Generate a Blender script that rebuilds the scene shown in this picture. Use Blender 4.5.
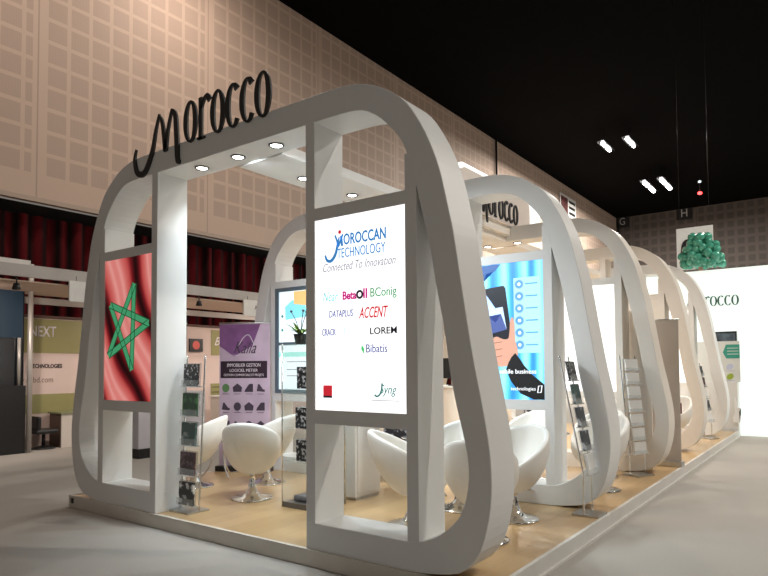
import bpy, bmesh, math, random
from mathutils import Vector, Matrix
random.seed(7)
for o in list(bpy.data.objects): bpy.data.objects.remove(o)
S = bpy.context.scene
COL = S.collection
PI = math.pi

# ------------------------------------------------------------------ camera
cam_d = bpy.data.cameras.new('camera'); cam = bpy.data.objects.new('camera', cam_d); COL.objects.link(cam)
F, YAW, PIT, ROL = 625.8, math.radians(36.36), math.radians(2.293), math.radians(-0.382)
fw = Vector((math.cos(YAW)*math.cos(PIT), math.sin(YAW)*math.cos(PIT), math.sin(PIT)))
rt = Vector((math.sin(YAW), -math.cos(YAW), 0)); up = rt.cross(fw)
rt, up = rt*math.cos(ROL)+up*math.sin(ROL), up*math.cos(ROL)-rt*math.sin(ROL)
CAM = Vector((-3.4035, -1.7079, 1.45))
cam.matrix_world = Matrix(((rt.x, up.x, -fw.x, CAM.x), (rt.y, up.y, -fw.y, CAM.y), (rt.z, up.z, -fw.z, CAM.z), (0, 0, 0, 1)))
cam_d.sensor_fit = 'HORIZONTAL'; cam_d.sensor_width = 36; cam_d.lens = F/768*36
cam_d.shift_x = 3/768; cam_d.shift_y = 54/768
cam_d.clip_end = 300; cam_d.clip_start = 0.05
S.camera = cam

# ------------------------------------------------------------------ world, exposure
w = bpy.data.worlds.new('world'); S.world = w; w.use_nodes = True
w.node_tree.nodes['Background'].inputs[0].default_value = (1.0, 0.90, 0.80, 1)
w.node_tree.nodes['Background'].inputs[1].default_value = 0.165
vs = S.view_settings
vs.view_transform = 'Standard'; vs.look = 'None'; vs.exposure = 0.0; vs.gamma = 1.0; vs.use_curve_mapping = False

def light(kind, name, loc, power, col=(1, 1, 1), size=0.3, aim=(0, 0, -1), parent=None, angle=None, blend=0.6):
    d = bpy.data.lights.new(name, kind); d.energy = power; d.color = col
    if kind == 'AREA': d.shape = 'DISK'; d.size = size
    else: d.shadow_soft_size = size
    if kind == 'SPOT': d.spot_size = angle; d.spot_blend = blend
    o = bpy.data.objects.new(name, d); COL.objects.link(o)
    o.rotation_euler = Vector(aim).to_track_quat('-Z', 'Y').to_euler()
    o.location = loc
    if parent: o.parent = parent
    return o
HALL_POWER = 560
HALL_COL = (1.0, 0.94, 0.86)
SPOT_POWER = 66

# ------------------------------------------------------------------ materials
MATS = {}
def mat(name, col, rough=0.5, metal=0.0, emit=0.0, ecol=None, noise=None, bump=0.0, spec=0.5, trans=0.0, coat=0.0):
    if name in MATS: return MATS[name]
    m = bpy.data.materials.new(name); m.use_nodes = True
    nt = m.node_tree; b = nt.nodes['Principled BSDF']
    b.inputs['Base Color'].default_value = (*col, 1); b.inputs['Roughness'].default_value = rough
    b.inputs['Metallic'].default_value = metal; b.inputs['Specular IOR Level'].default_value = spec
    b.inputs['Transmission Weight'].default_value = trans; b.inputs['Coat Weight'].default_value = coat
    if emit: b.inputs['Emission Color'].default_value = (*(ecol or col), 1); b.inputs['Emission Strength'].default_value = emit
    if noise or bump:
        tc = nt.nodes.new('ShaderNodeTexCoord'); n = nt.nodes.new('ShaderNodeTexNoise')
        n.inputs['Scale'].default_value = noise[0] if noise else 40; n.inputs['Detail'].default_value = 4
        nt.links.new(tc.outputs['Object'], n.inputs['Vector'])
        if noise:
            r = nt.nodes.new('ShaderNodeValToRGB'); a = noise[1]
            r.color_ramp.elements[0].position = .3; r.color_ramp.elements[1].position = .7
            r.color_ramp.elements[0].color = (*[c*(1-a) for c in col], 1); r.color_ramp.elements[1].color = (*[min(1, c*(1+a)) for c in col], 1)
            nt.links.new(n.outputs['Fac'], r.inputs['Fac']); nt.links.new(r.outputs['Color'], b.inputs['Base Color'])
        if bump:
            bp = nt.nodes.new('ShaderNodeBump'); bp.inputs['Strength'].default_value = bump; bp.inputs['Distance'].default_value = .01
            nt.links.new(n.outputs['Fac'], bp.inputs['Height']); nt.links.new(bp.outputs['Normal'], b.inputs['Normal'])
    MATS[name] = m; return m
def emis(name, col, k): return mat(name, tuple(c*.6 for c in col), .4, emit=k, ecol=col)

WHITE = mat('white_laminate', (.80, .80, .785), .42, noise=(3, .012))
CREAM = mat('cream_laminate', (.80, .74, .66), .42, noise=(3, .012))
CHROME = mat('chrome', (.78, .78, .78), .12, 1.0, noise=(8, .05))
STEEL = mat('brushed_steel', (.55, .55, .54), .35, 1.0, noise=(30, .08))
BLACK = mat('black_plastic', (.012, .012, .013), .4, noise=(20, .2))
LEATH = mat('white_leather', (.84, .82, .77), .38, noise=(6, .02), bump=.05)
ACRYL = mat('clear_acrylic', (.75, .80, .80), .06, noise=(3, .01))
GLASS = mat('cabinet_glass', (.55, .68, .64), .03, noise=(3, .01))
for m_, a_ in ((ACRYL, .22), (GLASS, .16)): m_.node_tree.nodes['Principled BSDF'].inputs['Alpha'].default_value = a_
PAPER = mat('white_paper', (.82, .82, .80), .6, noise=(10, .03))
INK = mat('black_ink', (.01, .01, .01), .5, noise=(10, .1))

def wood_mat():
    m = bpy.data.materials.new('pale_wood_laminate'); m.use_nodes = True; nt = m.node_tree; b = nt.nodes['Principled BSDF']
    tc = nt.nodes.new('ShaderNodeTexCoord')
    br = nt.nodes.new('ShaderNodeTexBrick'); br.inputs['Scale'].default_value = 1.0
    br.inputs['Brick Width'].default_value = 1.2; br.inputs['Row Height'].default_value = .19
    br.inputs['Mortar Size'].default_value = .0015; br.offset = .37
    br.inputs['Color1'].default_value = (.54, .36, .175, 1); br.inputs['Color2'].default_value = (.66, .46, .24, 1); br.inputs['Mortar'].default_value = (.42, .28, .15, 1)
    mp = nt.nodes.new('ShaderNodeMapping'); mp.inputs['Rotation'].default_value = (0, 0, 0)
    nt.links.new(tc.outputs['Object'], mp.inputs['Vector']); nt.links.new(mp.outputs['Vector'], br.inputs['Vector'])
    mp2 = nt.nodes.new('ShaderNodeMapping'); mp2.inputs['Scale'].default_value = (1.5, 22, 1)
    n = nt.nodes.new('ShaderNodeTexNoise'); n.inputs['Scale'].default_value = 2; n.inputs['Detail'].default_value = 6
    nt.links.new(tc.outputs['Object'], mp2.inputs['Vector']); nt.links.new(mp2.outputs['Vector'], n.inputs['Vector'])
    mx = nt.nodes.new('ShaderNodeMix'); mx.data_type = 'RGBA'; mx.blend_type = 'MULTIPLY'; mx.inputs[0].default_value = .5
    r = nt.nodes.new('ShaderNodeValToRGB'); r.color_ramp.elements[0].color = (.68, .62, .55, 1); r.color_ramp.elements[1].color = (1, 1, 1, 1)
    nt.links.new(n.outputs['Fac'], r.inputs['Fac']); nt.links.new(br.outputs['Color'], mx.inputs[6]); nt.links.new(r.outputs['Color'], mx.inputs[7])
    nt.links.new(mx.outputs[2], b.inputs['Base Color']); b.inputs['Roughness'].default_value = .28; b.inputs['Coat Weight'].default_value = .25
    return m
def carpet_mat():
    m = bpy.data.materials.new('grey_carpet'); m.use_nodes = True; nt = m.node_tree; b = nt.nodes['Principled BSDF']
    tc = nt.nodes.new('ShaderNodeTexCoord')
    n = nt.nodes.new('ShaderNodeTexNoise'); n.inputs['Scale'].default_value = 90; n.inputs['Detail'].default_value = 3
    n2 = nt.nodes.new('ShaderNodeTexNoise'); n2.inputs['Scale'].default_value = 1.3
    nt.links.new(tc.outputs['Object'], n.inputs['Vector']); nt.links.new(tc.outputs['Object'], n2.inputs['Vector'])
    r = nt.nodes.new('ShaderNodeValToRGB'); r.color_ramp.elements[0].color = (.37, .345, .31, 1); r.color_ramp.elements[1].color = (.50, .47, .43, 1)
    ad = nt.nodes.new('ShaderNodeMath'); ad.operation = 'MULTIPLY_ADD'; ad.inputs[1].default_value = .6
    mm = nt.nodes.new('ShaderNodeMath'); mm.operation = 'MULTIPLY'; mm.inputs[1].default_value = .4
    nt.links.new(n2.outputs['Fac'], mm.inputs[0]); nt.links.new(n.outputs['Fac'], ad.inputs[0]); nt.links.new(mm.outputs[0], ad.inputs[2])
    nt.links.new(ad.outputs[0], r.inputs['Fac']); nt.links.new(r.outputs['Color'], b.inputs['Base Color'])
    b.inputs['Roughness'].default_value = .95; b.inputs['Specular IOR Level'].default_value = .1
    bp = nt.nodes.new('ShaderNodeBump'); bp.inputs['Strength'].default_value = .4; bp.inputs['Distance'].default_value = .004
    nt.links.new(n.outputs['Fac'], bp.inputs['Height']); nt.links.new(bp.outputs['Normal'], b.inputs['Normal'])
    return m
def perforated_mat(name, axis, base, dark, seam=4.46, off=2.86, pitch=.5, z0=5.62):
    """acoustic wall boards with square fields of fine holes; axis = coordinate running along the wall"""
    m = bpy.data.materials.new(name); m.use_nodes = True; nt = m.node_tree; b = nt.nodes['Principled BSDF']
    L = nt.links.new
    def M(op, a, b_=None, c=None):
        n = nt.nodes.new('ShaderNodeMath'); n.operation = op
        for i, v in enumerate((a, b_, c)):
            if v is None: continue
            if isinstance(v, (int, float)): n.inputs[i].default_value = v
            else: L(v, n.inputs[i])
        return n.outputs[0]
    g = nt.nodes.new('ShaderNodeNewGeometry'); sp = nt.nodes.new('ShaderNodeSeparateXYZ'); L(g.outputs['Position'], sp.inputs[0])
    x = sp.outputs[axis]; z = sp.outputs[2]
    xs = M('FLOORED_MODULO', M('SUBTRACT', x, off), seam)            # position on one board
    fx = M('FLOORED_MODULO', M('SUBTRACT', xs, .22), pitch); fz = M('FLOORED_MODULO', M('SUBTRACT', z, z0), pitch)
    inx = M('MULTIPLY', M('LESS_THAN', fx, .41), M('MULTIPLY', M('GREATER_THAN', xs, .2), M('LESS_THAN', xs, seam-.1)))
    inz = M('MULTIPLY', M('LESS_THAN', fz, .41), M('GREATER_THAN', z, z0))
    sq = M('MULTIPLY', inx, inz)
    hx = M('FLOORED_MODULO', x, .034); hz = M('FLOORED_MODULO', z, .034)
    hole = M('MULTIPLY', M('LESS_THAN', hx, .015), M('LESS_THAN', hz, .015))
    sm = M('LESS_THAN', xs, .03)
    f = M('MAXIMUM', M('MULTIPLY', sq, M('MULTIPLY_ADD', hole, .5, .55)), sm)
    mx = nt.nodes.new('ShaderNodeMix'); mx.data_type = 'RGBA'; L(f, mx.inputs[0])
    mx.inputs[6].default_value = (*base, 1); mx.inputs[7].default_value = (*dark, 1)
    L(mx.outputs[2], b.inputs['Base Color']); b.inputs['Roughness'].default_value = .7
    return m
def curtain_mat():
    m = bpy.data.materials.new('dark_red_curtain'); m.use_nodes = True; nt = m.node_tree; b = nt.nodes['Principled BSDF']
    tc = nt.nodes.new('ShaderNodeTexCoord'); wv = nt.nodes.new('ShaderNodeTexWave'); wv.inputs['Scale'].default_value = 1.1; wv.inputs['Distortion'].default_value = 2.0
    wv.inputs['Detail'].default_value = 3; mp = nt.nodes.new('ShaderNodeMapping'); mp.inputs['Scale'].default_value = (1, 1, .05)
    nt.links.new(tc.outputs['Object'], mp.inputs['Vector']); nt.links.new(mp.outputs['Vector'], wv.inputs['Vector'])
    r = nt.nodes.new('ShaderNodeValToRGB'); r.color_ramp.elements[0].color = (.004, .001, .001, 1); r.color_ramp.elements[1].color = (.075, .003, .005, 1)
    nt.links.new(wv.outputs['Fac'], r.inputs['Fac']); nt.links.new(r.outputs['Color'], b.inputs['Base Color']); b.inputs['Roughness'].default_value = .9
    b.inputs['Specular IOR Level'].default_value = .1
    return m

# ------------------------------------------------------------------ mesh helpers
def link(name, me, m=None, parent=None, smooth=False):
    o = bpy.data.objects.new(name, me); COL.objects.link(o)
    if m is not None and not me.materials: me.materials.append(m)
    if smooth:
        for p in me.polygons: p.use_smooth = True
    if parent is not None: o.parent = parent
    return o
def tag(o, label=None, cat=None, group=None, kind=None):
    if label: o['label'] = label
    if cat: o['category'] = cat
    if group: o['group'] = group
    if kind: o['kind'] = kind
    return o
def empty(name, loc, label, cat, group=None, rz=0.0):
    o = bpy.data.objects.new(name, None); COL.objects.link(o); o.location = loc; o.rotation_euler = (0, 0, rz); o.empty_display_size = .1
    return tag(o, label, cat, group)
def fin(bm, name, m, parent=None, smooth=False, loc=None, bevel=0):
    if bevel:
        bmesh.ops.bevel(bm, geom=[e for e in bm.edges], offset=bevel, segments=2, affect='EDGES', profile=.6)
    bmesh.ops.recalc_face_normals(bm, faces=bm.faces)
    me = bpy.data.meshes.new(name); bm.to_mesh(me); bm.free()
    o = link(name, me, m, parent, smooth)
    if loc: o.location = loc
    return o
def bbox(bm, x0, x1, y0, y1, z0, z1):
    vs_ = [bm.verts.new(p) for p in ((x0, y0, z0), (x1, y0, z0), (x1, y1, z0), (x0, y1, z0), (x0, y0, z1), (x1, y0, z1), (x1, y1, z1), (x0, y1, z1))]
    for f in ((0, 3, 2, 1), (4, 5, 6, 7), (0, 1, 5, 4), (1, 2, 6, 5), (2, 3, 7, 6), (3, 0, 4, 7)): bm.faces.new([vs_[i] for i in f])
def box(name, m, x0, x1, y0, y1, z0, z1, parent=None, bevel=0):
    """box in the parent's own coordinates; a top-level box gets its origin at its base centre"""
    bm = bmesh.new()
    if parent is None:
        cx_, cy_ = (x0+x1)/2, (y0+y1)/2
        bbox(bm, x0-cx_, x1-cx_, y0-cy_, y1-cy_, 0, z1-z0)
        return fin(bm, name, m, None, loc=(cx_, cy_, z0), bevel=bevel)
    bbox(bm, x0, x1, y0, y1, z0, z1)
    return fin(bm, name, m, parent, bevel=bevel)
def tube_bm(bm, pts, r, seg=10, closed=False):
    pts = [Vector(p) for p in pts]; n = len(pts); rings = []
    rr = r if isinstance(r, (list, tuple)) else [r]*n
    prev = None
    for i, p in enumerate(pts):
        if closed: t = (pts[(i+1) % n]-pts[i-1]).normalized()
        else: t = ((pts[min(i+1, n-1)]-pts[max(i-1, 0)])).normalized()
        a = prev if prev is not None else (Vector((0, 0, 1)) if abs(t.z) < .9 else Vector((1, 0, 0)))
        u = (a - t*a.dot(t)).normalized(); v = t.cross(u); prev = u
        rings.append([bm.verts.new(p+u*rr[i]*math.cos(2*PI*k/seg)+v*rr[i]*math.sin(2*PI*k/seg)) for k in range(seg)])
    for i in range(n if closed else n-1):
        a, b = rings[i], rings[(i+1) % n]
        for k in range(seg): bm.faces.new((a[k], a[(k+1) % seg], b[(k+1) % seg], b[k]))
    if not closed: bm.faces.new(rings[0][::-1]); bm.faces.new(rings[-1])
def tube(name, m, pts, r, parent=None, seg=10, closed=False):
    bm = bmesh.new(); tube_bm(bm, pts, r, seg, closed); return fin(bm, name, m, parent, True)
def lathe(name, m, prof, parent=None, seg=28, center=(0, 0)):
    bm = bmesh.new(); rings = []
    for r, z in prof: rings.append([bm.verts.new((center[0]+r*math.cos(2*PI*k/seg), center[1]+r*math.sin(2*PI*k/seg), z)) for k in range(seg)])
    for a, b in zip(rings, rings[1:]):
        for k in range(seg): bm.faces.new((a[k], a[(k+1) % seg], b[(k+1) % seg], b[k]))
    bm.faces.new(rings[0][::-1]); bm.faces.new(rings[-1])
    return fin(bm, name, m, parent, True)
def smoothpts(P, sub=6, closed=False):
    """Catmull-Rom through 2-D or 3-D points"""
    P = [Vector(p) for p in P]; n = len(P); out = []
    for i in range(n if closed else n-1):
        p0 = P[(i-1) % n] if closed or i > 0 else P[0]; p1 = P[i]; p2 = P[(i+1) % n]; p3 = P[(i+2) % n] if closed or i < n-2 else P[-1]
        for k in range(sub):
            t = k/sub
            out.append(.5*((2*p1)+(-p0+p2)*t+(2*p0-5*p1+4*p2-p3)*t*t+(-p0+3*p1-3*p2+p3)*t**3))
    if not closed: out.append(P[-1])
    return out
def prism(bm, poly, fn, d0, d1):
    """extrude a 2-D polygon; fn(u, v, d) -> 3-D point"""
    a = [bm.verts.new(fn(p[0], p[1], d0)) for p in poly]; b = [bm.verts.new(fn(p[0], p[1], d1)) for p in poly]
    n = len(poly)
    for i in range(n): bm.faces.new((a[i], a[(i+1) % n], b[(i+1) % n], b[i]))
    fa = bm.faces.new(a[::-1]); fb = bm.faces.new(b)
    bmesh.ops.triangulate(bm, faces=[fa, fb], ngon_method='EAR_CLIP')
def ribbon(bm, pts, ws, fn, d0, d1, closed=False):
    """stroke with changing width in the plane, given thickness"""
    n = len(pts); L = []; R = []
    for i, p in enumerate(pts):
        if closed: t = pts[(i+1) % n]-pts[i-1]
        else: t = pts[min(i+1, n-1)]-pts[max(i-1, 0)]
        t = Vector((t[0], t[1])).normalized(); nn = Vector((-t.y, t.x)); w_ = ws[i]/2
        L.append((p[0]+nn.x*w_, p[1]+nn.y*w_)); R.append((p[0]-nn.x*w_, p[1]-nn.y*w_))
    V = [[bm.verts.new(fn(q[0], q[1], d)) for q in Q] for d in (d0, d1) for Q in (L, R)]
    for i in range(n if closed else n-1):
        j = (i+1) % n
        bm.faces.new((V[0][i], V[0][j], V[1][j], V[1][i])); bm.faces.new((V[2][i], V[3][i], V[3][j], V[2][j]))
        bm.faces.new((V[0][i], V[2][i], V[2][j], V[0][j])); bm.faces.new((V[1][i], V[1][j], V[3][j], V[3][i]))
    if not closed:
        for i in (0, -1): bm.faces.new((V[0][i], V[1][i], V[3][i], V[2][i]))
# planes for flat work: u runs along the reading direction, v is up, d sticks out towards the viewer
def front(X, Y0=0.0, Z0=0.0): return lambda u, v, d: Vector((X-d, Y0-u, Z0+v))       # faces -X
def side(Y, X0=0.0, Z0=0.0): return lambda u, v, d: Vector((X0+u, Y-d, Z0+v))        # faces -Y
def text(s, m, fn, u0, v0, w_, h_, parent, name='lettering', slant=0.0, d=.004, depth=.003, bold=.0):
    cu = bpy.data.curves.new('txt', 'FONT'); cu.body = s; cu.shear = slant; cu.offset = bold; cu.resolution_u = 3
    to = bpy.data.objects.new('txt', cu); COL.objects.link(to); bpy.context.view_layer.update()
    me = bpy.data.meshes.new_from_object(to); bpy.data.objects.remove(to)
    bm = bmesh.new(); bm.from_mesh(me); bpy.data.meshes.remove(me)
    xs = [v.co.x for v in bm.verts]; ys = [v.co.y for v in bm.verts]
    x0, x1, y0, y1 = min(xs), max(xs), min(ys), max(ys)
    for v in bm.verts: v.co = Vector(((v.co.x-x0)/(x1-x0)*w_, (v.co.y-y0)/(y1-y0)*h_, 0))
    r = bmesh.ops.extrude_face_region(bm, geom=list(bm.faces))
    for g in r['geom']:
        if isinstance(g, bmesh.types.BMVert): g.co.z = depth
    for v in bm.verts: v.co = fn(u0+v.co.x, v0+v.co.y, d+v.co.z)
    return fin(bm, name, m, parent)
def flat(name, m, poly, fn, parent, d0=.002, d1=.005):
    bm = bmesh.new(); prism(bm, poly, fn, d0, d1); return fin(bm, name, m, parent)
def rect(u0, v0, u1, v1): return [(u0, v0), (u1, v0), (u1, v1), (u0, v1)]
def disc(u, v, r, n=20, sy=1.0): return [(u+r*math.cos(2*PI*k/n), v+r*sy*math.sin(2*PI*k/n)) for k in range(n)]
def ringm(name, m, u, v, r, w_, fn, parent, d0=.002, d1=.005):
    bm = bmesh.new(); P = [Vector(p) for p in disc(u, v, r, 24)]; ribbon(bm, P, [w_]*24, fn, d0, d1, True); return fin(bm, name, m, parent)

def serif_word(word, m, fn, xh, parent, d=.0, depth=.02, cond=.56, thick=.15, mw=1.0):
    """condensed display serif: round letters with swollen sides, an m with a hooked first leg and a dropped last leg"""
    u = 0.0; out = []
    for ch in word:
        bm = bmesh.new()
        if ch in 'oc':
            n = 40; a0, a1 = (0, 2*PI) if ch == 'o' else (math.radians(48), math.radians(318))
            k = n if ch == 'o' else n+1
            P = []; W = []
            for i in range(k):
                a = a0+(a1-a0)*i/n
                P.append(Vector((u+cond/2*xh+(cond/2-.06)*xh*math.cos(a), xh/2+(.47)*xh*math.sin(a)))); W.append(xh*(.05+(thick-.03)*abs(math.cos(a))**1.4))
            if ch == 'c': W = [w_*(1.0 if i > 3 else 1.5) for i, w_ in enumerate(W)]
            ribbon(bm, P, W, fn, d, d+depth, ch == 'o'); u += cond*xh*(1.08 if ch == 'o' else .98)
        elif ch == 'r':
            ribbon(bm, [Vector((u+.1*xh, 0)), Vector((u+.1*xh, xh*.97))], [thick*xh]*2, fn, d, d+depth)
            ribbon(bm, [Vector((u-.02*xh, .025*xh)), Vector((u+.24*xh, .025*xh))], [.05*xh]*2, fn, d, d+depth)
            P = smoothpts([(u+.12*xh, .68*xh), (u+.22*xh, .9*xh), (u+.34*xh, .95*xh), (u+.42*xh, .84*xh)], 5)
            ribbon(bm, P, [xh*(.05+.1*i/(len(P)-1)) for i in range(len(P))], fn, d, d+depth); u += .46*xh
        elif ch == 'm':
            P = smoothpts([(u+(-.55)*xh*mw, .30*xh), (u+(-.60)*xh*mw, .05*xh), (u+(-.52)*xh*mw, -.30*xh), (u+(-.30)*xh*mw, -.36*xh), (u+(-.08)*xh*mw, .1*xh), (u+(+.02)*xh*mw, .6*xh), (u+(+.12)*xh*mw, .98*xh)], 7)
            ribbon(bm, P, [xh*(.05+.10*math.sin(PI*i/(len(P)-1))) for i in range(len(P))], fn, d, d+depth)
            P = smoothpts([(u+(+.10)*xh*mw, .95*xh), (u+(+.20)*xh*mw, .75*xh), (u+(+.27)*xh*mw, .3*xh), (u+(+.30)*xh*mw, .04*xh), (u+(+.36)*xh*mw, .5*xh), (u+(+.47)*xh*mw, .98*xh)], 7)
            ribbon(bm, P, [xh*(.06+.08*math.sin(PI*i/(len(P)-1))) for i in range(len(P))], fn, d, d+depth)
            P = smoothpts([(u+(+.46)*xh*mw, .96*xh), (u+(+.56)*xh*mw, .8*xh), (u+(+.60)*xh*mw, .3*xh), (u+(+.63)*xh*mw, -.30*xh), (u+(+.70)*xh*mw, -.36*xh)], 7)
            ribbon(bm, P, [xh*(.07+.09*math.sin(PI*i/(len(P)-1))) for i in range(len(P))], fn, d, d+depth); u += .80*xh*mw
        out.append(fin(bm, 'letter', m, parent))
    return out

# ------------------------------------------------------------------ the hall (structure)
fl = box('floor', carpet_mat(), -9, 46.3, -24, 12.3, -.1, 0); tag(fl, kind='structure')
wl = box('wall_left', perforated_mat('beige_perforated_boards', 0, (.52, .40, .325), (.37, .28, .23)), -9, 46.3, 12.0, 12.3, 5.06, 12.8); tag(wl, kind='structure')
wlo = box('wall_left_lower', mat('black_recess', (.006, .005, .005), .9, noise=(3, .2)), -9, 46.3, 12.45, 12.6, 0, 5.06); tag(wlo, kind='structure')
lip = box('trim_1', mat('beige_trim', (.42, .33, .27), .6, noise=(3, .03)), -9, 46, 11.93, 12.0, 5.0, 5.1); tag(lip, kind='structure')
wb = box('wall_back', perforated_mat('brown_perforated_boards', 1, (.085, .068, .06), (.035, .028, .025), seam=4.4, off=-20, pitch=.62, z0=3.0), 46.0, 46.3, -24, 12.0, 0, 12.8); tag(wb, kind='structure')
ce = box('ceiling', mat('black_ceiling', (.0015, .0015, .0015), .95, spec=.05, noise=(2, .2)), -9, 46.3, -24, 12.6, 12.8, 13.0); tag(ce, kind='structure')
# curtain: a real pleated cloth below the boards
bm = bmesh.new(); n = 520; lo = []; hi = []
for i in range(n+1):
    x = -8.5+30.0*i/n; y = .09*math.sin(i*.9)+.05*math.sin(i*.37+1)
    lo.append(bm.verts.new((x, y, 0.02))); hi.append(bm.verts.new((x, y*.7, 4.75)))
for i in range(n): bm.faces.new((lo[i], lo[i+1], hi[i+1], hi[i]))
cur = fin(bm, 'curtain', curtain_mat(), None, True, loc=(0, 12.2, 0)); tag(cur, 'dark red pleated curtain hanging along the hall wall below the beige boards', 'curtain')
sol = cur.modifiers.new('s', 'SOLIDIFY'); sol.thickness = .01

for nm, x, y in (('wall_pipe', 24.9, 11.9), ('corner_pipe', 45.85, 11.85)):
    bm = bmesh.new(); tube_bm(bm, [(0, 0, 5.3), (0, 0, 12.8)], .055, 8); o = fin(bm, nm, BLACK, None, True, loc=(x, y, 0))
    tag(o, 'thin black pipe running down the beige perforated wall above the second frame' if x < 30 else 'thin black pipe in the far corner of the hall under the ceiling', 'pipe')
# hall lamps: pairs of tubes in a reflector, hung from the ceiling; each carries its own light
TUBE = emis('lamp_tube_glow', (1, .98, .95), 14)
def hall_lamp(x, y, label, power, group, z=12.0, sep=.52, ln=.5, r=.075):
    t = empty('ceiling_lamp', (x, y, z), label, 'lamp', group)
    L_ = sep+ln
    bm = bmesh.new(); bbox(bm, -L_, L_, -.16, .16, .10, .14); bbox(bm, -L_, L_, -.18, -.16, .04, .14); bbox(bm, -L_, L_, .16, .18, .04, .14)
    fin(bm, 'reflector', BLACK, t)
    for s in (-1, 1): tube('lamp_tube', TUBE, [(s*sep-ln/2, 0, .03), (s*sep+ln/2, 0, .03)], r, t)
    tube('hanger', BLACK, [(0, 0, .14), (0, 0, .78)], .015, t, 6)
    light('AREA', 'lamp_light', (0, 0, -.08), power, HALL_COL, .35, (0, 0, -1), t)
for x, y, lab in ((27.2, 7.2, 'ceiling lamp, nearer left one of the four bright twin lamps'), (27.3, 6.1, 'ceiling lamp, nearer right one of the four bright twin lamps'),
                  (35.7, 7.22, 'ceiling lamp, farther left one of the four bright twin lamps'), (35.7, 6.3, 'ceiling lamp, farther right one of the four bright twin lamps')):
    hall_lamp(x, y, lab, 1500, 'twin lamps under the black ceiling', sep=.42 if x < 30 else .75, ln=.40 if x < 30 else .7, r=.075 if x < 30 else .11)
for x, y, p in ((6, -8, 1.5), (12, -7, 1.5), (20, -7, 1.2), (-2, -9, .22), (7, 5, .3)):  # unseen lamps added to light the aisle and the frame sides
    hall_lamp(x, y, 'added twin tube hall lamp over the aisle, unseen beyond the picture edge', HALL_POWER*p, 'added hall lamps over the aisle')
# unseen washers, added to warm and brighten the boards behind the left booths
for x in (0.0, 6.0):
    t = empty('added_wall_washer', (x, 9.4, 11.9), 'added black wall washer lamp, unseen, in front of the beige perforated wall', 'lamp', 'added wall washers by the left wall')
    box('housing', BLACK, -.25, .25, -.15, .15, 0, .25, t); tube('hanger', BLACK, [(0, 0, .25), (0, 0, .88)], .012, t, 6)
    light('AREA', 'added_washer_light', (0, .1, -.04), 150, (1, .84, .72), .5, (0, .55, -1), t)

t = empty('indicator_lamp', (38.1, 4.9, 11.8), 'tiny red indicator lamp hanging under the black ceiling', 'lamp')
lathe('red_lens', emis('red_glow', (1, .05, .05), 6), [(.02, -.1), (.12, -.05), (.12, .05), (.02, .1)], t, 12)
tube('cord', BLACK, [(0, 0, .1), (0, 0, 1.0)], .02, t, 6)
lathe('white_lens', emis('dim_white_glow', (.6, .7, .7), 1.5), [(.02, .62), (.09, .66), (.09, .74), (.02, .78)], t, 12)

# letter signs high on the back wall
for (y, ch) in ((11.55, 'G'), (7.2, 'H')):
    t = empty('zone_sign', (45.9, y, 12.0), 'black square sign with white letter %s high on the back wall' % ch, 'sign')
    box('board', BLACK, 0, .08, -.52, .52, 0, 1.0, t)
    text(ch, mat('sign_grey', (.45, .45, .45), .5), front(0), -.2, .2, .4, .55, t)
# banner on the left wall, far
t = empty('wall_banner', (35.2, 11.9, 10.4), 'small white banner with dark picture and text high on the left wall', 'banner')
box('cloth', PAPER, -1.5, 1.3, 0, .03, 0, 1.7, t)
flat('picture', mat('dark_red_print', (.10, .02, .02), .6, noise=(4, .8)), rect(-1.4, .2, -.2, 1.55), side(0), t)
for k in range(4): flat('text_line', INK, rect(0, .25+.36*k, 1.1, .42+.36*k), side(0), t)
# hanging banner behind the balloons
t = empty('hanging_banner', (16, 1.55, 4.15), 'white banner with rounded black logo hanging behind the teal balloons', 'banner')
box('cloth', PAPER, 0, .02, -.47, .47, 0, 1.2, t)
bm = bmesh.new(); P = smoothpts([(.10, .78), (-.22, .80), (-.30, .5), (-.24, .15), (.08, .14)], 6); ribbon(bm, P, [.12]*len(P), front(0), .003, .02); fin(bm, 'logo', INK, t)
for y in (-.38, .38): tube('wire', BLACK, [(.01, y, 1.2), (.01, y, 8.65)], .003, t, 5)

# ------------------------------------------------------------------ stand platform
PZ = .12
t = empty('raised_platform', (0, 0, 0), 'low exhibition platform with pale wood floor and light grey edge', 'platform')
bm = bmesh.new(); bbox(bm, .03, 10.92, .03, 4.86, 0, PZ-.002); fin(bm, 'core', mat('platform_core', (.30, .28, .26), .7, noise=(5, .05)), t)
box('wood_floor', wood_mat(), .035, 10.9, .035, 4.85, PZ-.004, PZ, t)
EDGE = mat('edge_profile', (.66, .64, .60), .45, noise=(4, .04))
bm = bmesh.new(); bbox(bm, 0, .03, 0, 4.9, .004, PZ+.004); fin(bm, 'front_edge', mat('front_edge_profile', (.68, .63, .56), .5, noise=(4, .04)), t)
bm = bmesh.new(); bbox(bm, .03, 10.95, 0, .03, .004, PZ+.004); bbox(bm, .03, 10.95, -.02, 0, 0, .02); fin(bm, 'aisle_edge', EDGE, t)
bm = bmesh.new(); bbox(bm, .03, 10.95, 4.86, 4.9, .004, PZ+.004); fin(bm, 'rear_edge', EDGE, t)
bm = bmesh.new(); bbox(bm, -.012, 0, 4.80, 4.84, .05, .10); fin(bm, 'edge_clip', BLACK, t)

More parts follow.
